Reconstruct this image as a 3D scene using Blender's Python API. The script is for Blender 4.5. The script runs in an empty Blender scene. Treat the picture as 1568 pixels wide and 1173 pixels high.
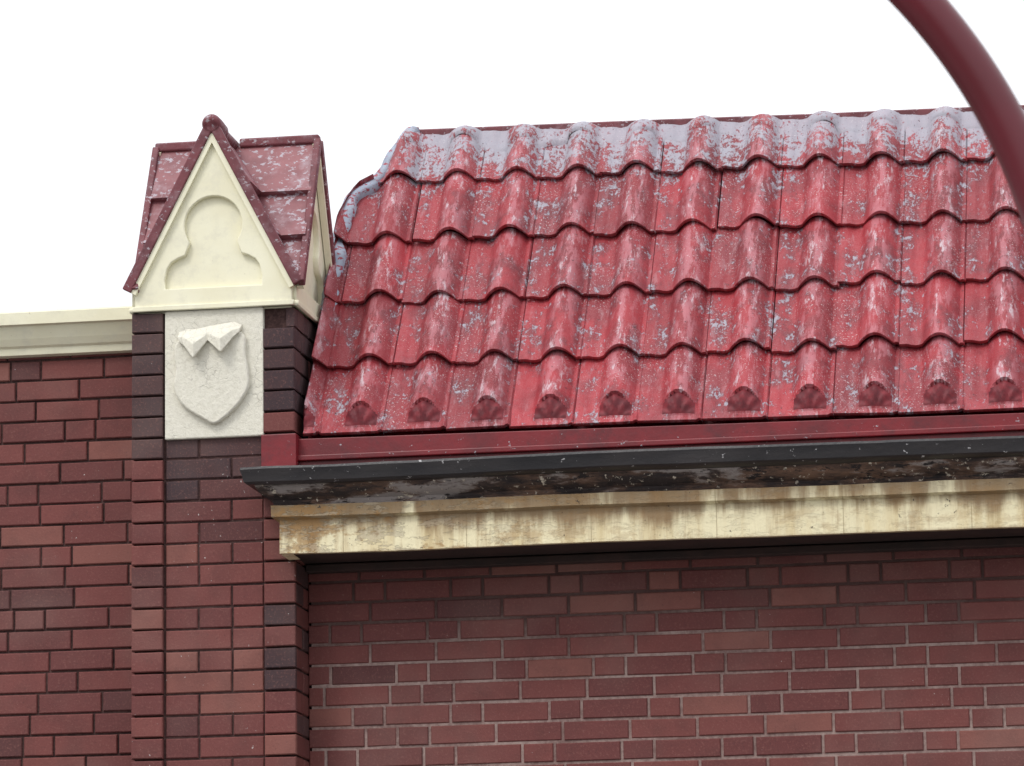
import bpy, math, random
import numpy as np
from mathutils import Vector, Matrix, noise
random.seed(7)
sc=bpy.context.scene
# ------------------------------------------------------------------ helpers
def link(o,parent=None):
    sc.collection.objects.link(o)
    if parent: o.parent=parent
    return o
def empty(name,loc=(0,0,0)):
    e=bpy.data.objects.new(name,None); e.empty_display_size=.3; link(e); return e
def mesh(name,vs,fs,mats,mi=None,parent=None,smooth=False,cols=None):
    me=bpy.data.meshes.new(name); me.from_pydata([tuple(v) for v in vs],[],fs)
    for m in (mats if isinstance(mats,(list,tuple)) else [mats]): me.materials.append(m)
    if mi is not None: me.polygons.foreach_set('material_index',mi)
    if smooth is True: me.polygons.foreach_set('use_smooth',[True]*len(me.polygons))
    if cols is not None:
        a=me.color_attributes.new('Col','FLOAT_COLOR','POINT')
        a.data.foreach_set('color',np.array(cols,dtype=np.float32).ravel())
    me.update(); o=bpy.data.objects.new(name,me); link(o,parent); return o
def box(name,x0,x1,y0,y1,z0,z1,mat,parent=None,bev=.004):
    vs=[(x,y,z) for x in(x0,x1) for y in(y0,y1) for z in(z0,z1)]
    fs=[(0,1,3,2),(4,6,7,5),(0,4,5,1),(2,3,7,6),(0,2,6,4),(1,5,7,3)]
    o=mesh(name,vs,fs,mat,parent=parent)
    if bev:
        b=o.modifiers.new('b','BEVEL'); b.width=bev; b.segments=2
    return o
# ------------------------------------------------------------------ node helper
class N:
    def __init__(s,name):
        s.m=bpy.data.materials.new(name); s.m.use_nodes=True; s.t=s.m.node_tree
        s.b=s.t.nodes['Principled BSDF']; s.co=s.t.nodes.new('ShaderNodeTexCoord').outputs['Object']
    def L(s,a,b): s.t.links.new(a,b)
    def noise(s,scale,detail=4,rough=.55,vec=(1,1,1),off=(0,0,0),dist=0):
        mp=s.t.nodes.new('ShaderNodeMapping'); mp.inputs['Scale'].default_value=vec; mp.inputs['Location'].default_value=off
        s.L(s.co,mp.inputs[0]); n=s.t.nodes.new('ShaderNodeTexNoise')
        n.inputs['Scale'].default_value=scale;n.inputs['Detail'].default_value=detail;n.inputs['Roughness'].default_value=rough
        n.inputs['Distortion'].default_value=dist
        s.L(mp.outputs[0],n.inputs['Vector']); return n.outputs['Fac']
    def ramp(s,a,lo,hi,v0=0.,v1=1.):
        n=s.t.nodes.new('ShaderNodeMapRange'); n.interpolation_type='SMOOTHSTEP'
        s.L(a,n.inputs[0])
        for i,v in enumerate((lo,hi,v0,v1)): n.inputs[i+1].default_value=v
        return n.outputs[0]
    def val(s,x,sock):
        if isinstance(x,(int,float)): sock.default_value=x
        elif isinstance(x,(tuple,list)): sock.default_value=(*x,1) if len(x)==3 else x
        else: s.L(x,sock)
    def math(s,op,a,b=0.):
        n=s.t.nodes.new('ShaderNodeMath'); n.operation=op; n.use_clamp=False
        s.val(a,n.inputs[0]); s.val(b,n.inputs[1]); return n.outputs[0]
    def mix(s,f,a,b,mode='MIX'):
        n=s.t.nodes.new('ShaderNodeMix'); n.data_type='RGBA'; n.blend_type=mode; n.clamp_factor=True
        s.val(f,n.inputs[0]); s.val(a,n.inputs[6]); s.val(b,n.inputs[7]); return n.outputs[2]
    def attr(s):
        n=s.t.nodes.new('ShaderNodeAttribute'); n.attribute_name='Col'
        q=s.t.nodes.new('ShaderNodeSeparateColor'); s.L(n.outputs['Color'],q.inputs[0]); return n.outputs['Color'],q.outputs
    def pos(s):
        q=s.t.nodes.new('ShaderNodeSeparateXYZ'); s.L(s.co,q.inputs[0]); return q.outputs
    def done(s,col,rough=.6,bump=None,dist=.002,strength=.6,spec=.5,coat=0):
        s.val(col,s.b.inputs['Base Color']); s.val(rough,s.b.inputs['Roughness'])
        s.b.inputs['Specular IOR Level'].default_value=spec; s.b.inputs['Coat Weight'].default_value=coat
        if bump is not None:
            n=s.t.nodes.new('ShaderNodeBump'); n.inputs['Distance'].default_value=dist; n.inputs['Strength'].default_value=strength
            s.L(bump,n.inputs['Height']); s.L(n.outputs[0],s.b.inputs['Normal'])
        return s.m
# ------------------------------------------------------------------ materials
def m_brick(name,spk=.725):
    n=N(name); c,_=n.attr()
    a=n.noise(9,5); b=n.noise(120,4,.7); g=n.noise(2.2,3)
    col=n.mix(n.ramp(a,.4,.75,0,.35),c,(.08,.032,.030))
    col=n.mix(n.ramp(b,.5,.75,0,.5),col,(.27,.13,.11))
    col=n.mix(n.ramp(b,.28,.42,.45,0),col,(.045,.02,.02))
    col=n.mix(n.ramp(g,.45,.75,0,.22),col,(.26,.18,.155))
    sp=n.math('MULTIPLY',n.ramp(n.noise(85,2,.5,off=(3,1,2)),spk,spk+.02),n.ramp(n.noise(3,2),.54,.64))
    col=n.mix(n.math('MULTIPLY',sp,.8),col,(.55,.52,.50))
    return n.done(col,n.ramp(b,.2,.8,.55,.85),n.math('ADD',n.math('MULTIPLY',b,.6),a),.003,.7,.25)
M_brick=m_brick('brick')
def m_mortar(name,c1,c2,dark_top=False):
    n=N(name); b=n.noise(60,5,.7); g=n.noise(4,3)
    col=n.mix(n.ramp(n.math('ADD',n.math('MULTIPLY',b,.5),n.math('MULTIPLY',g,.5)),.35,.65),c1,c2)
    if dark_top:
        z=n.pos()[2]; col=n.mix(n.ramp(n.math('ADD',z,n.math('MULTIPLY',n.noise(2.5,4),.35)),3.78,4.0,0,.85),col,(.06,.028,.026))  # mortar colour goes darker toward the wall top, with a noisy edge
    return n.done(col,.9,b,.004,.8,.2)
M_mort_d=m_mortar('dark_mortar',(.030,.015,.015),(.10,.055,.05))
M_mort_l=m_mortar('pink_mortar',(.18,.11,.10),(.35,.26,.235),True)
def m_tile(name='weathered_red_tile',lead=0.):
    n=N(name); c,q=n.attr()
    rnd,ht,top=q[0],q[1],q[2]
    a=n.noise(5,5,.6); b=n.noise(34,6,.74,dist=.5); d=n.noise(150,3,.6); st=n.noise(15,6,.7,vec=(2.2,.45,.45),off=(4,2,1))
    gr=n.noise(320,2,.6); sm=n.noise(9,6,.7,vec=(1.2,.7,.7),off=(9,1,4)); fb=n.noise(80,5,.75,vec=(1.4,.7,.7),off=(3,3,8))
    red=n.mix(rnd,(.21,.008,.016),(.34,.016,.027))
    red=n.mix(n.ramp(a,.42,.62,0,.6),red,(.14,.008,.016))
    red=n.mix(n.ramp(sm,.48,.60,0,.6),red,(.10,.008,.016))
    w=n.math('MULTIPLY',n.ramp(ht,.25,1.,.14,1.),n.ramp(st,.46,.58))
    red=n.mix(n.math('MULTIPLY',w,.58),red,(.47,.17,.20))
    w2=n.math('MULTIPLY',n.ramp(ht,.3,1.,.2,1.),n.ramp(n.noise(20,6,.75,vec=(1.9,.5,.5),off=(1,8,3)),.54,.66))
    red=n.mix(n.math('MULTIPLY',w2,.8),red,(.54,.46,.50))
    g=n.math('ADD',n.math('ADD',n.math('MULTIPLY',top,.13+lead),n.math('ADD',n.math('MULTIPLY',b,.55),n.math('MULTIPLY',fb,.45))),n.math('MULTIPLY',ht,-.05))
    pk=n.ramp(n.math('ADD',g,n.math('MULTIPLY',sm,.5)),.80,.86)
    red=n.mix(n.math('MULTIPLY',pk,.8),red,(.34,.37,.43))
    sp=n.math('MULTIPLY',n.ramp(d,.61,.66),n.ramp(n.noise(5,3,off=(7,7,7)),.46,.58))
    red=n.mix(n.math('MULTIPLY',sp,.65),red,(.56,.52,.53))
    red=n.mix(n.ramp(n.noise(60,4,.7,off=(1,5,2)),.64,.68,0,.85),red,(.05,.008,.014))
    red=n.mix(n.ramp(gr,.35,.65,.0,.08),red,(.75,.5,.5))
    return n.done(red,n.ramp(b,.3,.7,.40,.68),n.math('ADD',n.math('ADD',n.math('MULTIPLY',b,1.),n.math('MULTIPLY',d,.25)),n.math('MULTIPLY',pk,-.3)),.005,.6,.40,.0)
M_tile=m_tile()
M_tilelead=m_tile('ridge_tile_and_lead',.025)
def m_simple(name,c1,c2,rough=.6,sc1=8,sc2=90,bd=.002,spec=.5,chips=None,cth=.66,vec=(1,1,1),coat=0,dirt=None):
    n=N(name); a=n.noise(sc1,5,.6,vec=vec); b=n.noise(sc2,4,.65)
    col=n.mix(n.ramp(a,.35,.68),c1,c2)
    if dirt: col=n.mix(n.ramp(n.noise(13,6,.7,off=(6,3,1)),.48,.70,0,.55),col,dirt)
    if chips: col=n.mix(n.ramp(n.noise(34,6,.7,vec=(1,1,1.5),off=(2,3,4)),cth,cth+.03),col,chips)
    return n.done(col,rough,n.math('ADD',a,n.math('MULTIPLY',b,.5)),bd,.5,spec,coat)
M_shell=m_simple('fluted_shell_end',(.10,.010,.016),(.19,.018,.026),.6,30,spec=.35)
M_redpaint=m_simple('red_painted_board',(.20,.005,.012),(.12,.005,.010),.45,5,60,.003,.5,(.35,.33,.36),.65,dirt=(.06,.01,.015))
M_maroon=m_simple('faded_red_shingle',(.27,.095,.105),(.18,.058,.068),.5,7,50,.004,.5,(.38,.33,.37),.56,dirt=(.38,.28,.31))
M_barge=m_simple('maroon_barge_paint',(.17,.042,.052),(.11,.028,.036),.6,9,60,.004,.4,(.36,.30,.33),.58,dirt=(.27,.17,.19))
M_lead=m_simple('blue_grey_flashing',(.26,.30,.38),(.36,.40,.48),.5,9,60,.006,.5,(.26,.03,.05),.54,dirt=(.14,.14,.18))
M_cream=m_simple('cream_paint',(.82,.79,.61),(.77,.73,.54),.5,4,50,.0015,.4,(.50,.45,.32),.68,dirt=(.66,.63,.50))
M_lamp=m_simple('maroon_metal_paint',(.115,.004,.014),(.09,.004,.011),.33,3,80,.0005,.5)
def m_plaque():
    n=N('weathered_stucco'); a=n.noise(6,5,.6); b=n.noise(60,6,.75)
    mp=n.t.nodes.new('ShaderNodeVectorMath'); mp.operation='ADD'
    v=n.t.nodes.new('ShaderNodeTexVoronoi'); v.feature='DISTANCE_TO_EDGE'; v.inputs['Scale'].default_value=24
    nn=n.t.nodes.new('ShaderNodeTexNoise'); nn.inputs['Scale'].default_value=22; n.L(n.co,nn.inputs['Vector'])
    sc_=n.t.nodes.new('ShaderNodeVectorMath'); sc_.operation='SCALE'; sc_.inputs[3].default_value=.07
    n.L(nn.outputs['Color'],sc_.inputs[0]); n.L(n.co,mp.inputs[0]); n.L(sc_.outputs[0],mp.inputs[1]); n.L(mp.outputs[0],v.inputs['Vector'])
    crack=n.math('MULTIPLY',n.ramp(v.outputs['Distance'],0,.04,1,0),n.ramp(a,.46,.60))
    col=n.mix(n.ramp(b,.35,.7),(.70,.67,.57),(.82,.79,.69))
    col=n.mix(n.ramp(b,.56,.70,0,.55),col,(.45,.41,.34))
    col=n.mix(n.math('MULTIPLY',crack,.42),col,(.30,.28,.24))
    return n.done(col,.85,n.math('SUBTRACT',b,n.math('MULTIPLY',crack,.2)),.006,.8,.2)
M_plaque=m_plaque()
def m_fascia():
    n=N('stained_cream_fascia'); z=n.pos()[2]; x=n.pos()[0]
    s=n.noise(9,5,.6,vec=(1.3,1,.16)); b=n.noise(40,6,.7); big=n.noise(1.7,4,.6,vec=(1,1,.3),off=(.4,0,0))
    s2=n.noise(24,5,.65,vec=(1.,1,.10),off=(2,2,2))
    col=n.mix(n.ramp(s,.42,.66,0,.9),(.82,.74,.50),(.68,.55,.31))
    col=n.mix(n.ramp(s2,.48,.70,0,.55),col,(.38,.25,.12))
    top=n.ramp(z,3.97,4.13,0,.22)
    rust=n.ramp(n.math('ADD',n.math('ADD',n.math('MULTIPLY',s,.5),n.math('MULTIPLY',big,.6)),top),.61,.75)
    col=n.mix(n.math('MULTIPLY',rust,.82),col,(.20,.11,.05))
    edge=n.ramp(n.math('ADD',z,n.math('MULTIPLY',s2,.03)),3.985,4.0,.6,0)
    col=n.mix(edge,col,(.22,.14,.08))
    jt=n.ramp(n.math('ABSOLUTE',n.math('SUBTRACT',n.math('FRACT',n.math('MULTIPLY',n.math('ADD',x,5.),2.35)),.5)),.0,.007,1,0)
    col=n.mix(n.math('MULTIPLY',jt,.6),col,(.25,.17,.08))
    bl=n.math('MULTIPLY',n.ramp(n.noise(7,5,.7,vec=(1,1,1.6),off=(8,1,1)),.52,.60),n.ramp(x,-.4,.5,1,.35))
    col=n.mix(n.math('MULTIPLY',bl,.75),col,(.34,.19,.07))
    fl=n.math('MULTIPLY',n.ramp(n.noise(16,6,.75,vec=(.7,1,2.4),off=(5,1,1)),.53,.56),n.ramp(x,-.5,.4,1,.25))
    col=n.mix(n.math('MULTIPLY',fl,.5),col,(.42,.36,.27))
    col=n.mix(n.ramp(b,.65,.69),col,(.06,.045,.035))
    return n.done(col,.6,n.math('SUBTRACT',n.math('ADD',b,s),fl),.005,.6,.3)
M_fascia=m_fascia()
def m_ogee():
    n=N('peeling_black_moulding'); s=n.noise(5,6,.7,vec=(.7,1,3.)); b=n.noise(40,6,.7)
    big=n.noise(1.5,4,.6,vec=(1,1,1.5),off=(3,0,0))
    col=n.mix(n.ramp(s,.4,.62),(.03,.022,.022),(.16,.09,.06))
    col=n.mix(n.ramp(n.math('ADD',n.math('MULTIPLY',s,.5),n.math('MULTIPLY',big,.6)),.55,.60,0,.9),col,(.27,.24,.23))
    col=n.mix(n.ramp(b,.60,.64),col,(.50,.44,.36))
    col=n.mix(n.ramp(n.noise(25,5,.7,vec=(.6,1,2)),.55,.62),col,(.02,.015,.015))
    return n.done(col,.6,n.math('ADD',b,s),.006,.7,.3)
M_ogee=m_ogee()
M_gutter=m_simple('black_gutter_paint',(.012,.011,.014),(.028,.024,.026),.38,6,70,.004,.5,(.42,.41,.42),.64,vec=(.5,1,2))
M_dark=m_simple('dark_soffit',(.05,.025,.022),(.03,.018,.016),.8)
M_flat=m_simple('roof_felt',(.08,.08,.085),(.12,.12,.12),.9)

B=empty('brick_building')
# ------------------------------------------------------------------ bricks
class Bricks:
    def __init__(s): s.v=[];s.f=[];s.c=[]
    def add(s,o,u,n,u0,u1,z0,z1,d,col,depth=.03):
        ch=.0035; k=len(s.v); up=Vector((0,0,1))
        def P(a,z,e): return o+u*a+up*z+n*e
        tilt=random.uniform(-.0015,.0015); rz=random.uniform(-.0015,.0015)
        out=[P(u0,z0,d-ch),P(u1,z0+rz,d-ch+tilt),P(u1,z1+rz,d-ch+tilt),P(u0,z1,d-ch)]
        inn=[P(u0+ch,z0+ch,d),P(u1-ch,z0+ch+rz,d+tilt),P(u1-ch,z1-ch+rz,d+tilt),P(u0+ch,z1-ch,d)]
        bk=[P(u0,z0,d-depth),P(u1,z0,d-depth),P(u1,z1,d-depth),P(u0,z1,d-depth)]
        s.v+=out+inn+bk; s.f.append((k+4,k+5,k+6,k+7))
        for i in range(4):
            j=(i+1)%4
            s.f.append((k+i,k+j,k+4+j,k+4+i)); s.f.append((k+8+i,k+8+j,k+j,k+i))
        s.c+= [(*col,1)]*12
    def build(s,name,parent): return mesh(name,s.v,s.f,M_brick,parent=parent,cols=s.c)
def redcol(dark=0.):
    t=random.random(); a=Vector((.182,.056,.050)); b=Vector((.128,.039,.038)); c=a.lerp(b,t)
    if random.random()<.10: c=Vector((.215,.080,.066))
    if random.random()<.06: c=Vector((.10,.036,.036))
    if random.random()<dark: c=Vector((.045,.027,.032)).lerp(Vector((.080,.042,.043)),random.random())
    return c
def wall_bricks(br,o,u,n,U0,U1,z0,z1,course,joint,darkf,flem=3,L=.232,H=.112):
    r=0; z=z0
    while z<z1-.02:
        x=U0-random.random()*.2; k=random.randint(0,1)
        mode=r%flem
        while x<U1:
            if mode==flem-1: w=(L,H)[k%2]
            else: w=L if random.random()<.9 else H
            k+=1
            a=max(x+joint/2,U0); b=min(x+w-joint/2,U1)
            if b-a>.02:
                jz=random.uniform(-.001,.001)
                br.add(o,u,n,a,b,z+joint/2+jz,min(z+course,z1)-joint/2+jz,random.uniform(-.001,.0022),redcol(darkf(a,z)))
            x+=w
        z+=course; r+=1
XV=Vector((1,0,0)); YN=Vector((0,-1,0))
br=Bricks()
wall_bricks(br,Vector((0,0,0)),XV,YN,-.73,4.2,.30,4.02,.0725,.0098,lambda x,z:.0,flem=2)
br.build('main_wall_bricks',B)
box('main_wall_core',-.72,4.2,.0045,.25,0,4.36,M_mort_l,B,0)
br=Bricks()
wall_bricks(br,Vector((0,.05,0)),XV,YN,-5.,-1.30,.30,4.80,.0745,.0075,lambda x,z:.0,flem=3)
br.build('wing_wall_bricks',B)
box('wing_wall_core',-5.,-1.25,.058,.30,0,4.80,M_mort_d,B,0)
box('plinth',-5.02,4.22,-.03,.04,0,.30,M_dark,B)
# pier
br=Bricks(); cs=.0745
o=Vector((0,-.2,0)); zt=4.872
nc=int(zt/cs)
for r in range(nc+1):
    z1=zt-r*cs; z0=max(z1-cs,0); j=.0035
    if z1-z0<.03: continue
    dk=.9 if z1>4.33 else (.3 if z1>4.15 else .0)
    rec_r=-.06 if r<1 else 0
    br.add(o,XV,YN,-1.310,-1.199,z0+j,z1-j,random.uniform(0,.0035),redcol(.97 if z1>4.42 else .0),.1)
    br.add(o,XV,YN,-.841,-.731,z0+j,z1-j,rec_r+random.uniform(-.003,.002),redcol(.97 if z1>4.42 else .08),.10)
    SX=Vector((0,1,0)); nr=Vector((1,0,0)); nl=Vector((-1,0,0))
    ys=[.012,.125,.36,.60] if r%2 else [.012,.24,.47,.60]
    for a,b in zip(ys[:-1],ys[1:]):
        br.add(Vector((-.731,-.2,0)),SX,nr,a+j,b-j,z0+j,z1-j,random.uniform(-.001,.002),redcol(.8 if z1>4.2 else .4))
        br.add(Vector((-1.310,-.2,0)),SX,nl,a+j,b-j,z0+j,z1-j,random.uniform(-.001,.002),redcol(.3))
    if z1>4.43: continue
    cut=-1.196+(.238 if r%2 else .122)
    xs=[-1.196,cut,-.844]
    if random.random()<.35: xs=[-1.196,-1.196+.12,-1.196+.24,-.844]
    for a,b in zip(xs[:-1],xs[1:]):
        br.add(o,XV,YN,a+j,b-j,z0+j,z1-j,-.016+random.uniform(-.001,.002),redcol(dk),.05)
br.build('pier_bricks',B)
box('pier_core',-1.303,-.738,-.178,.40,0,4.87,M_mort_d,B,0)
# ------------------------------------------------------------------ plaque + shield
def curve_shape(name,loops,thick,mat,mw,parent,bev=.003):
    cu=bpy.data.curves.new(name,'CURVE'); cu.dimensions='2D'; cu.fill_mode='BOTH'; cu.extrude=thick/2; cu.bevel_depth=bev; cu.bevel_resolution=1; cu.offset=-bev
    for lp in loops:
        s=cu.splines.new('POLY'); s.points.add(len(lp)-1); s.use_cyclic_u=True
        for p,(a,b) in zip(s.points,lp): p.co=(a,b,0,1)
    tmp=bpy.data.objects.new(name+'_c',cu); sc.collection.objects.link(tmp)
    bpy.context.view_layer.update()
    me=bpy.data.meshes.new_from_object(tmp.evaluated_get(bpy.context.evaluated_depsgraph_get()))
    bpy.data.objects.remove(tmp); me.transform(mw); me.materials.clear(); me.materials.append(mat)
    ob=bpy.data.objects.new(name,me); link(ob,parent); return ob
def FR(y,ox=0,oz=0,ang=0,tilt=0):
    return Matrix.Translation((ox,y,oz))@Matrix.Rotation(math.pi/2+tilt,4,'X')@Matrix.Rotation(ang,4,'Z')
PL=empty('shield_plaque'); PL.parent=B
box('panel',-1.192,-.840,-.200,-.172,4.418,4.874,M_plaque,PL,.005)
def px(x,y): return (-1.190+(x-253)*.353/152, 4.885-(y-470)*(.353/152)+ (x-253)*.00006)
def smooth_loop(pts,n=5):
    out=[];L=len(pts)
    for i in range(L):
        p0,p1,p2,p3=[Vector(pts[(i+k-1)%L]) for k in range(4)]
        for t in range(n):
            t/=n
            out.append(tuple(.5*((2*p1)+(p2-p0)*t+(2*p0-5*p1+4*p2-p3)*t*t+(3*p1-p0-3*p2+p3)*t**3)))
    return out
sh=[(276,522),(268,540),(271,566),(268,592),(275,613),(290,630),(310,643),(330,654),(352,641),(371,622),(383,600),(382,573),(378,548),(378,526),(368,516),(345,520),(322,520),(300,522)]
curve_shape('shield',[smooth_loop([px(*p) for p in sh],3)],.020,M_plaque,FR(-.206),PL,.007)
# zigzag chief: folded band hanging clear of the shield, two points standing proud
top_=[(274,510),(287,506),(303,508),(322,504),(342,503),(360,500),(372,505)]
bot=[(277,526),(286,534),(303,556),(322,528),(345,550),(362,526),(371,518)]
dt=[.006,.010,.022,.014,.022,.010,.006]; db=[.034,.042,.072,.036,.072,.042,.034]
vs=[];fs=[]
for (a,b_,d1,d2) in zip(top_,bot,dt,db):
    X1,Z1=px(*a); X2,Z2=px(*b_)
    vs+=[(X1,-.200-d1,Z1),(X1*.4+X2*.6,-.200-d2*1.0,Z1*.45+Z2*.55),(X2,-.200-d2,Z2),(X2,-.198,Z2+.016),(X1,-.198,Z1)]
for i in range(6):
    for j in range(4):
        a=i*5+j; fs.append((a,a+1,a+6,a+5))
fs+= [(4,3,2,1,0),(30,31,32,33,34)]
o=mesh('zigzag_chief',vs,fs,M_plaque,parent=PL)
bv=o.modifiers.new('b','BEVEL'); bv.width=.003; bv.segments=2
# ------------------------------------------------------------------ gabled cap
CAP=empty('gabled_cap'); CAP.parent=B
cx,cy=-1.016,.085; W=.282; z0=4.872; ze=4.968; zr=5.502
def rotm(k): return Matrix.Translation((cx,cy,0))@Matrix.Rotation(k*math.pi/2,4,'Z')
def tre():
    head=[]
    for i in range(0,25):
        a=math.radians(215-250*i/24); head.append((.103*math.cos(a),.300+.103*math.sin(a)))
    pts=[(-.172,.078),(-.174,.11),(-.165,.150),(-.150,.172),(-.125,.186),(-.100,.195)]
    right=[(-a,b) for a,b in pts[::-1]]
    return pts+head+right
outer=[(-W,0),(W,0),(W,ze-z0),(.0,zr-z0),(-W,ze-z0)]
for k in range(4):
    R=rotm(k)
    mw=R@Matrix.Translation((0,-W,z0))@Matrix.Rotation(math.pi/2,4,'X')
    curve_shape('gable_plate',[outer,tre()],.018,M_cream,mw,CAP,.004)
    vs=[(-W-.006,0),(W+.006,0),(W+.006,.018),(-W-.006,.018)]
    curve_shape('base_fillet',[vs],.036,M_cream,mw,CAP,.003)
c=W-.008; vs=[];fs=[]
def addp(v,f):
    k=len(vs); vs.extend(v); fs.extend([tuple(i+k for i in ff) for ff in f])
addp([(cx+a,cy+b,zz) for zz in(z0-.004,ze) for a,b in((-c,-c),(c,-c),(c,c),(-c,c))],[(3,2,1,0),(0,1,5,4),(1,2,6,5),(2,3,7,6),(3,0,4,7)])
zc=zr-.02
addp([(cx-c,cy-c,ze),(cx-c,cy+c,ze),(cx-c,cy,zc),(cx+c,cy-c,ze),(cx+c,cy+c,ze),(cx+c,cy,zc)],[(0,2,1),(3,4,5),(0,3,5,2),(1,2,5,4)])
addp([(cx-c,cy-c,ze),(cx+c,cy-c,ze),(cx,cy-c,zc),(cx-c,cy+c,ze),(cx+c,cy+c,ze),(cx,cy+c,zc)],[(0,1,2),(3,5,4),(0,2,5,3),(1,4,5,2)])
mesh('cap_core',vs,fs,M_cream,parent=CAP)
w=W+.012; zR=zr+.018; zE=ze-.018
vs=[];fs=[]
ts=[0,.36,.68,.985]
AW={0:W+.034,1:W+.02,2:W-.006,3:W+.026}   # overhang of each gable, +x +y -x -y
for k in range(4):
    R=rotm(k)
    for sgn in(-1,1):
        nrm=Vector((0,sgn*(zR-zE),w)).normalized()
        for a,b in zip(ts[:-1],ts[1:]):
            def pt(t,vall,off,wob=0):
                zz=zR-(zR-zE)*t; xx=(w*t if vall else AW[k])
                xx=min(xx,AW[k])
                return R@(Vector((xx,sgn*w*t,zz))+nrm*(off+wob))
            bb=b+.02 if b<.9 else b
            r1=random.uniform(-.006,.006)
            q=[pt(a,1,.004),pt(a,0,.004),pt(bb,0,.030,r1),pt(bb,1,.030),pt(a,1,-.012),pt(a,0,-.012),pt(bb,0,-.004),pt(bb,1,-.004)]
            addp(q,[(0,1,2,3),(4,7,6,5),(0,4,5,1),(1,5,6,2),(2,6,7,3),(3,7,4,0)])
o=mesh('cap_shingles',vs,fs,M_maroon,parent=CAP)
bv=o.modifiers.new('b','BEVEL'); bv.width=.003; bv.segments=2
vs=[];fs=[]
for k in range(4):
    R=rotm(k)
    for sgn in(-1,1):
        A=Vector((AW[k],0,zR)); K=Vector((AW[k],sgn*(w+.004),zE-.008)); nrm=Vector((0,sgn*(zR-zE),w)).normalized()
        q=[]
        for P in(A,K):
            for e,h in((-.012,.026),(.012,.026),(.012,-.008),(-.012,-.008)):
                q.append(R@(P+Vector((e,0,0))+nrm*h))
        addp(q,[(0,1,2,3),(7,6,5,4),(0,4,5,1),(1,5,6,2),(2,6,7,3),(3,7,4,0)])
o=mesh('barge_boards',vs,fs,M_barge,parent=CAP)
bv=o.modifiers.new('b','BEVEL'); bv.width=.004; bv.segments=2
# cream under-board stepped below each barge
vs=[];fs=[]
for k in range(4):
    R=rotm(k)
    for sgn in(-1,1):
        A=Vector((AW[k]-.004,0,zR)); K=Vector((AW[k]-.004,sgn*(w+.004),zE-.008)); nrm=Vector((0,sgn*(zR-zE),w)).normalized()
        q=[]
        for P in(A,K):
            for e,h in((-.014,-.0085),(.008,-.0085),(.008,-.026),(-.014,-.026)):
                q.append(R@(P+Vector((e,0,0))+nrm*h))
        addp(q,[(0,1,2,3),(7,6,5,4),(0,4,5,1),(1,5,6,2),(2,6,7,3),(3,7,4,0)])
mesh('barge_under_moulding',vs,fs,M_cream,parent=CAP)
def tube(name,pts,rad,mat,parent,seg=16,cap=True):
    vs=[];fs=[];n=len(pts)
    prevx=None
    for i,p in enumerate(pts):
        p=Vector(p); d=(Vector(pts[min(i+1,n-1)])-Vector(pts[max(i-1,0)])).normalized()
        ref=Vector((0,0,1)) if abs(d.z)<.95 else Vector((0,1,0))
        if prevx is None: X=d.cross(ref).normalized()
        else: X=(prevx-d*prevx.dot(d)).normalized()
        prevx=X; Yv=d.cross(X); rr=rad[i] if isinstance(rad,(list,tuple)) else rad
        for k in range(seg):
            a=2*math.pi*k/seg; vs.append(p+X*math.cos(a)*rr+Yv*math.sin(a)*rr)
    for i in range(n-1):
        for k in range(seg):
            fs.append((i*seg+k,i*seg+(k+1)%seg,(i+1)*seg+(k+1)%seg,(i+1)*seg+k))
    if cap: fs.append(tuple(range(seg))[::-1]); fs.append(tuple(range((n-1)*seg,n*seg)))
    return mesh(name,vs,fs,mat,parent=parent,smooth=True)
zq=zR+.010; wf=AW[3]
# half-round ridge tile with a blunt rolled nose
tube('ridge_roll',[(cx,cy-wf-.020,zq-.002),(cx,cy-wf-.018,zq),(cx,cy-wf-.008,zq),(cx,cy-wf+.05,zq+.002),(cx,cy-wf+.12,zq),(cx,cy-wf+.125,zq-.004),(cx,cy+w-.01,zq-.004),(cx,cy+w+.02,zq-.004)],[.018,.028,.034,.033,.031,.024,.022,.024],M_barge,CAP,24)
box('ridge_cap',cx+.03,cx+AW[0]+.004,cy-.020,cy+.020,zq-.016,zq+.016,M_barge,CAP,.006)
box('ridge_cap',cx-AW[2]-.004,cx-.03,cy-.020,cy+.020,zq-.016,zq+.016,M_barge,CAP,.006)
# ------------------------------------------------------------------ tiled roof
TH=math.radians(55); P0=Vector((0,-.15,4.413)); UP=Vector((0,math.cos(TH),math.sin(TH))); NR=Vector((0,-math.sin(TH),math.cos(TH)))
def shear(v):
    v=Vector(v); v.z-=.0075*v.x+.006*max(0,v.z-4.4)*(v.x+.5); return v
pit=.2215; xc0=-.503; rowp=.319
def xleft(s):
    pts=[(-1,-.712),(.87,-.700),(1.06,-.700),(1.20,-.668),(1.285,-.628),(1.30,-.575),(1.36,-.56),(1.45,-.53),(1.60,-.47),(2,-.47)]
    for (a,b),(c_,d) in zip(pts[:-1],pts[1:]):
        if a<=s<=c_: return b+(d-b)*(s-a)/(c_-a)
    return -.47
def prof(dx,amp=1.):
    hw=.061
    if abs(dx)<hw: h=.049*(math.cos(dx/hw*math.pi/2)**.9)
    else: h=-.006*math.sin(max(0,min(1,(abs(dx)-hw)/.05))*math.pi)
    h*=amp
    if .066<dx<.0815+.002: h+=.007*math.sin(min(1,(dx-.066)/.008)*math.pi/2)
    return h
vs=[];fs=[];mi=[];cl=[]
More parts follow.
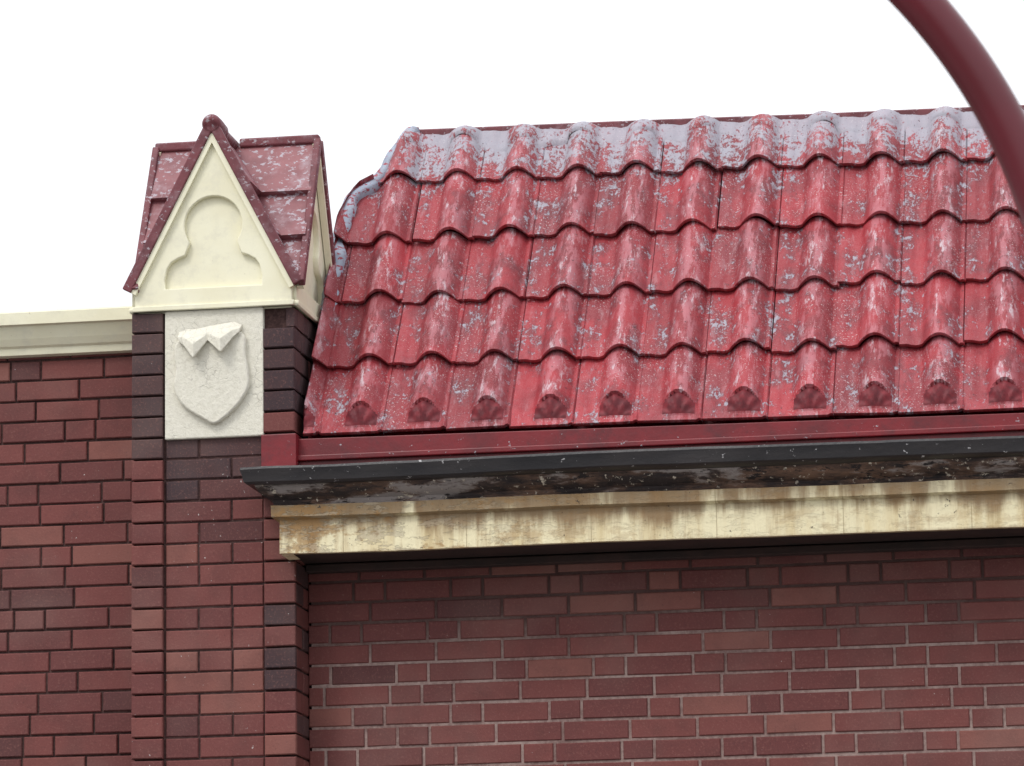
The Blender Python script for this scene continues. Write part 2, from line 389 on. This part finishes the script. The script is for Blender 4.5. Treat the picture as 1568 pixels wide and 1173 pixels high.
for row in range(5):
    s0=row*rowp; s1=min(s0+rowp+.02,1.53)
    for col in range(-1,18):
        xc=xc0+pit*col; rnd=random.random()
        jx=random.uniform(-.005,.005); js=random.uniform(-.009,.009) if row else random.uniform(-.002,.002); jh=random.uniform(0,.006); rt=random.uniform(-.025,.025)
        lx=-.140; rx=.0835
        nu=34
        us=[lx+(rx-lx)*i/nu for i in range(nu+1)]
        if row==0:
            tt=[-.012+i*.0045 for i in range(24)]+[.11+(s1-.11)*i/9 for i in range(1,10)]
        else: tt=[s0+(s1-s0)*(i/11)**1.3 for i in range(12)]
        if xc+rx<xleft((s0+s1)/2)-.02: continue
        base=len(vs)
        seq=[('lip',tt[0],-.020,.006),('nose',tt[0],-.006,-.001)]+[('t',t,0,0) for t in tt]
        for kind,t,dh,ds in seq:
            f=(t-s0)/(s1-s0)
            amp=(1.10-.14*f)*(1+jx*6)
            for u_ in us:
                a=amp; fl=0
                if row==0:
                    arc=.088-.030*(min(1,abs(u_)/.062))**2
                    if t<arc:
                        q=max(0,min(1,(t-.010)/(arc-.010)))
                        a=amp*.80*math.sin(q*math.pi/2)**.8
                        if abs(u_)<.056 and q>0: fl=.0048*math.cos(math.atan2(u_,max(.004,t+.012))*13)*math.sin(q*math.pi*.9)
                    elif t<arc+.016: a=amp*1.08
                h=prof(u_,a)+fl+.024*(1-f)+jh+rt*u_+dh
                X=xc+u_+jx; S=t+js+ds+rt*.4*u_
                lim=xleft(S)
                if X<lim: X=lim
                vs.append(shear(P0+Vector((X,0,0))+UP*S+NR*h))
                cl.append((rnd,max(0,min(1,prof(u_)/.049)),min(1,max(0,(S-1.15)/.3)),1))
        nr=len(seq); nn=nu+1
        for i in range(nr-1):
            for j in range(nu):
                a=base+i*nn+j
                if (vs[a]-vs[a+1]).length<1e-5 and (vs[a+nn]-vs[a+nn+1]).length<1e-5: continue
                fs.append((a,a+1,a+nn+1,a+nn))
                um=us[j]+.003; tm=seq[i][1]
                arc=.088-.030*(min(1,abs(um)/.062))**2
                mi.append(1 if (row==0 and i>=2 and .012<tm<arc-.003 and abs(um)<.054) else 0)
        for i in range(nr-1):
            a=base+i*nn+nu; k=len(vs)
            vs.append(vs[a]-NR*.010); vs.append(vs[a+nn]-NR*.010); cl.append(cl[a]); cl.append(cl[a+nn])
            fs.append((a,a+nn,k+1,k)); mi.append(0)
o=mesh('roof_tiles',vs,fs,[M_tile,M_shell],mi,parent=B,cols=cl)
o.data.polygons.foreach_set('use_smooth',[True]*len(o.data.polygons))
es=o.modifiers.new('e','EDGE_SPLIT'); es.split_angle=math.radians(42)
vs=[];fs=[]
S=[-.02+i*.08 for i in range(20)]+[1.545]
for s in S:
    s_=min(s,1.53); p=P0+UP*s_-NR*.030; x=xleft(s_)+.004
    vs+= [shear(q) for q in ((x,p.y,p.z),(4.1,p.y,p.z),(x,2.2-p.y,p.z),(4.1,2.2-p.y,p.z))]
for i in range(len(S)-1):
    a=i*4; b=a+4
    fs+=[(a,a+1,b+1,b),(a+2,b+2,b+3,a+3),(a,b,b+2,a+2),(a+1,a+3,b+3,b+1)]
a=(len(S)-1)*4; fs.append((a,a+1,a+3,a+2))
mesh('roof_deck',vs,fs,M_redpaint,parent=B)
# verge flashing
vs=[];fs=[]
Sv=[.60+i*.03 for i in range(33)]
for i,s in enumerate(Sv):
    x=xleft(s)*.5+.25*(xleft(s-.04)+xleft(s+.04)); wv=.006*math.sin(s*31)+.004*math.sin(s*57)
    bump=.008+.030*max(0,math.sin(((s-.02)/rowp%1)*math.pi))**.7*(1 if s>.85 else .4)
    for dx,h in((-.022,-.06),(-.028,.004),(-.012,bump+.010),(.012,bump+.016),(.034+wv,bump+.008),(.038+wv,-.02)):
        vs.append(shear(P0+Vector((x+dx+wv*.5,0,0))+UP*s+NR*h))
for i in range(len(Sv)-1):
    for j in range(5):
        a=i*6+j; fs.append((a,a+1,a+7,a+6))
mesh('verge_flashing',vs,fs,M_lead,parent=B,smooth=True)
# ridge course: dressed over the top of the tiles
vs=[];fs=[];cl=[]
nx=520; x0,x1=-.50,4.05
for i in range(nx+1):
    x=x0+(x1-x0)*i/nx
    dx=((x-xc0+.14)%pit)-.14
    hh=prof(dx)
    low=1.455+.05*noise.noise(Vector((x*5,0,0)))+(.020 if abs(dx)<.05 else -.01)
    for k in range(7):
        s=low+(1.548-low)*k/6; f=k/6
        h=hh*(1.08-.40*f*f)+.012+.007*noise.noise(Vector((x*9,s*12,0)))
        if k==0: h-=.009
        tv=.5+.9*max(0,noise.noise(Vector((x*2.3,s*3,5)))) + (.35 if abs(dx)>.055 else 0)
        vs.append(shear(P0+Vector((x,0,0))+UP*s+NR*h)); cl.append((.3,hh/.049*.6,min(1.3,tv+.3),1))
for i in range(nx):
    for k in range(6):
        a=i*7+k; fs.append((a,a+7,a+8,a+1))
mesh('ridge_flashing',vs,fs,M_tilelead,parent=B,smooth=True,cols=cl)
pz=P0+UP*1.545
nseg=24; vs=[];fs=[]
for i in range(nseg+1):
    x=-.50+4.58*i/nseg; zz=pz.z+.004*noise.noise(Vector((x*1.5,3,0)))
    for dy,dz in((-.004,-.03),(-.004,.026),(.002,.031),(.06,.030),(.06,-.03)): vs.append(shear((x,pz.y+dy,zz+dz)))
for i in range(nseg):
    for j in range(4): a=i*5+j; fs.append((a,a+1,a+6,a+5))
fs.append((4,3,2,1,0))
mesh('ridge_capping',vs,fs,M_barge,parent=B)
# ------------------------------------------------------------------ red apron + gutter cornice
o=box('red_apron_board',-.726,4.15,-.172,-.02,4.27,4.400,M_redpaint,B,.003)
for v in o.data.vertices: v.co=shear(v.co)
o=box('red_apron_bead',-.726,4.15,-.190,-.1725,4.325,4.345,M_redpaint,B,.004)
box('red_end_block',-.846,-.722,-.216,-.05,4.30,4.418,M_redpaint,B,.003)
P=[(.30,3.982,0),(.34,3.980,0),(.340,4.094,0),(.348,4.098,0),(.364,4.103,0),(.365,4.142,0),(.356,4.147,1),(.362,4.160,1),(.385,4.172,1),(.400,4.186,1),(.408,4.200,1),(.412,4.206,1),(.432,4.210,2),(.442,4.218,2),(.446,4.240,2),(.452,4.260,2),(.450,4.268,2),(.432,4.270,2),(.428,4.255,2),(.420,4.225,2),(.20,4.225,2)]
xcor=-.654
def yoff(x,zz): return .006*noise.noise(Vector((x*1.3,zz*3,0)))+.003*noise.noise(Vector((x*7,zz*9,2)))
vs=[];fs=[];mi=[]
XS=np.concatenate([[0],np.arange(.04,4.9,.04)])
for e,z,m in P: vs.append((xcor-(e-.24),-.19,z))
for q,X in enumerate(XS):
    for e,z,m in P:
        xa=xcor-(e-.24); x=xa+(4.20-xa)*X/4.85
        d=yoff(x,z); vs.append((x,-e+d,z+d*.8-.003*x+(.004*math.sin(x*1.7) if m==2 else 0)))
n=len(P)
for i in range(len(XS)):
    for j in range(n-1):
        a=i*n+j; fs.append((a,a+n,a+n+1,a+1)); mi.append(P[j+1][2])
o=mesh('eaves_cornice_and_gutter',vs,fs,[M_fascia,M_ogee,M_gutter],mi,parent=B,smooth=True)
es=o.modifiers.new('e','EDGE_SPLIT'); es.split_angle=math.radians(28)
box('soffit',-.752,4.2,-.330,-.001,3.987,4.0,M_dark,B,0)
box('bed_moulding',-.728,4.2,-.05,-.003,3.955,3.983,M_dark,B,.004)
# ------------------------------------------------------------------ wing parapet cornice
Pq=[(.0,4.782),(.03,4.785),(.034,4.808),(.045,4.815),(.060,4.838),(.075,4.868),(.080,4.880),(.098,4.883),(.100,4.925),(.096,4.932),(.0,4.934),(-.30,4.934),(-.30,4.78)]
vs=[];fs=[]
for x in (-5.,-1.312):
    for e,z in Pq: vs.append((x,.05-e,z))
n=len(Pq)
for j in range(n): fs.append((j,(j+1)%n,n+(j+1)%n,n+j))
fs.append(tuple(range(n))); fs.append(tuple(range(n,2*n))[::-1])
mesh('parapet_cornice',vs,fs,M_cream,parent=B)
box('cornice_end_cap',-1.345,-1.311,-.062,-.03,4.905,4.946,M_cream,B,.004)
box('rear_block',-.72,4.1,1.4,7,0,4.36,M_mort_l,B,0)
box('wing_flat_roof',-5.,-1.0,.30,7,4.3,4.5,M_flat,B,0)
box('wing_rear_wall',-5.,-.8,6.8,7,0,4.3,M_mort_d,B,0)
box('wing_end_wall',-5.,-4.8,.30,6.8,0,4.3,M_mort_d,B,0)

# ------------------------------------------------------------------ camera
psi=math.radians(9.5);p=math.radians(10.5);rho=.015;F=6500.;D=F/440
f=Vector((-math.sin(psi)*math.cos(p),math.cos(psi)*math.cos(p),math.sin(p)))
r=Vector((math.cos(psi),math.sin(psi),0)); u=r.cross(f)
u2=u*math.cos(rho)+r*math.sin(rho); r2=r*math.cos(rho)-u*math.sin(rho)
C=Vector((0,0,4.6))-f*D
cam=bpy.data.cameras.new('camera'); co=bpy.data.objects.new('camera',cam); link(co)
M=Matrix((( r2.x,u2.x,-f.x,C.x),(r2.y,u2.y,-f.y,C.y),(r2.z,u2.z,-f.z,C.z),(0,0,0,1)))
co.matrix_world=M; cam.sensor_width=36; cam.lens=F/1568*36; cam.clip_end=2000; cam.clip_start=.1
cam.dof.use_dof=True; cam.dof.focus_distance=14.6; cam.dof.aperture_fstop=16
sc.camera=co
# ------------------------------------------------------------------ street lamp (bent tube)
LMP=empty('street_lamp')
h=Vector((math.cos(psi),math.sin(psi),0))
Rr=.866; cen=Vector((1.459,-8.400,3.025))-h*.115
pts=[cen+h*Rr+Vector((0,0,z-3.025)) for z in (0.12,.6,1.5,2.4)]
for i in range(0,65):
    a=math.radians(95*i/64); pts.append(cen+h*(Rr*math.cos(a))+Vector((0,0,Rr*math.sin(a))))
tube('curved_post',pts,.0325,M_lamp,LMP,28)
e=pts[-1]
bs=cen+h*Rr
tube('base',[(bs.x,bs.y,.12),(bs.x,bs.y,.16),(bs.x,bs.y,.17),(bs.x,bs.y,.5),(bs.x,bs.y,.55)],[.13,.13,.075,.065,.04],M_lamp,LMP,24)
tube('lantern_shade',[e,e-h*.05,e-h*.12,e-h*.40,e-h*.50],[.04,.06,.075,.085,.03],M_lamp,LMP,20)
# ------------------------------------------------------------------ ground
M_asph=m_simple('asphalt',(.045,.045,.047),(.06,.06,.06),.9,3,200,.004)
M_pave=m_simple('paving',(.22,.21,.2),(.28,.27,.25),.85,3,120,.003)
M_ground=m_simple('earth',(.10,.10,.08),(.14,.13,.10),.95,1,40,.01)
mesh('ground',[(-400,-400,0),(400,-400,0),(400,400,0),(-400,400,0)],[(0,1,2,3)],M_ground)
mesh('road',[(-200,-7.6,.004),(200,-7.6,.004),(200,-2.6,.004),(-200,-2.6,.004)],[(0,1,2,3)],M_asph)
box('pavement',-200,200,-2.6,-.031,-.1,.12,M_pave,None,.01)
box('pavement',-200,200,-18,-7.6,-.1,.12,M_pave,None,.01)
M_white=m_simple('road_paint',(.7,.7,.68),(.6,.6,.58),.8)
vs=[];fs=[]
for i in range(-20,20):
    k=len(vs); x=i*5.; vs+=[(x,-5.15,.008),(x+2,-5.15,.008),(x+2,-5.05,.008),(x,-5.05,.008)]; fs.append((k,k+1,k+2,k+3))
mesh('road_marking',vs,fs,M_white)
# ------------------------------------------------------------------ light
SE=50
wd=bpy.data.worlds.new('World'); sc.world=wd; wd.use_nodes=True
t=wd.node_tree; bg=t.nodes['Background']; sk=t.nodes.new('ShaderNodeTexSky'); sk.sky_type='NISHITA'; sk.sun_disc=False
sd=Vector((-.45,-.75,0)).normalized()*math.cos(math.radians(SE)); sd.z=math.sin(math.radians(SE))
sk.sun_elevation=math.radians(SE); sk.sun_rotation=math.atan2(sd.x,sd.y); sk.dust_density=4; sk.air_density=1
hs=t.nodes.new('ShaderNodeHueSaturation'); hs.inputs['Saturation'].default_value=.3
t.links.new(sk.outputs[0],hs.inputs['Color'])
# overcast cloud layer: brighter toward the zenith
tc=t.nodes.new('ShaderNodeTexCoord'); sx=t.nodes.new('ShaderNodeSeparateXYZ'); t.links.new(tc.outputs['Generated'],sx.inputs[0])
mr=t.nodes.new('ShaderNodeMapRange'); t.links.new(sx.outputs[2],mr.inputs[0])
for i,v in enumerate((0,1,8.6,15.5)): mr.inputs[i+1].default_value=v
cc=t.nodes.new('ShaderNodeCombineColor'); 
for i,k in enumerate((.98,1.,1.04)):
    mm=t.nodes.new('ShaderNodeMath'); mm.operation='MULTIPLY'; mm.inputs[1].default_value=k; t.links.new(mr.outputs[0],mm.inputs[0]); t.links.new(mm.outputs[0],cc.inputs[i])
mx=t.nodes.new('ShaderNodeMix'); mx.data_type='RGBA'; mx.inputs[0].default_value=.8
t.links.new(cc.outputs[0],mx.inputs[7])
t.links.new(hs.outputs[0],mx.inputs[6]); t.links.new(mx.outputs[2],bg.inputs[0]); bg.inputs[1].default_value=.13
sl=bpy.data.lights.new('sun','SUN'); sl.energy=1.3; sl.angle=math.radians(18); sl.color=(1,.97,.92)
so=bpy.data.objects.new('sun',sl); link(so); so.rotation_euler=sd.to_track_quat('Z','Y').to_euler(); so.location=(0,-5,20)
sc.view_settings.view_transform='Standard'; sc.view_settings.look='None'; sc.view_settings.exposure=0
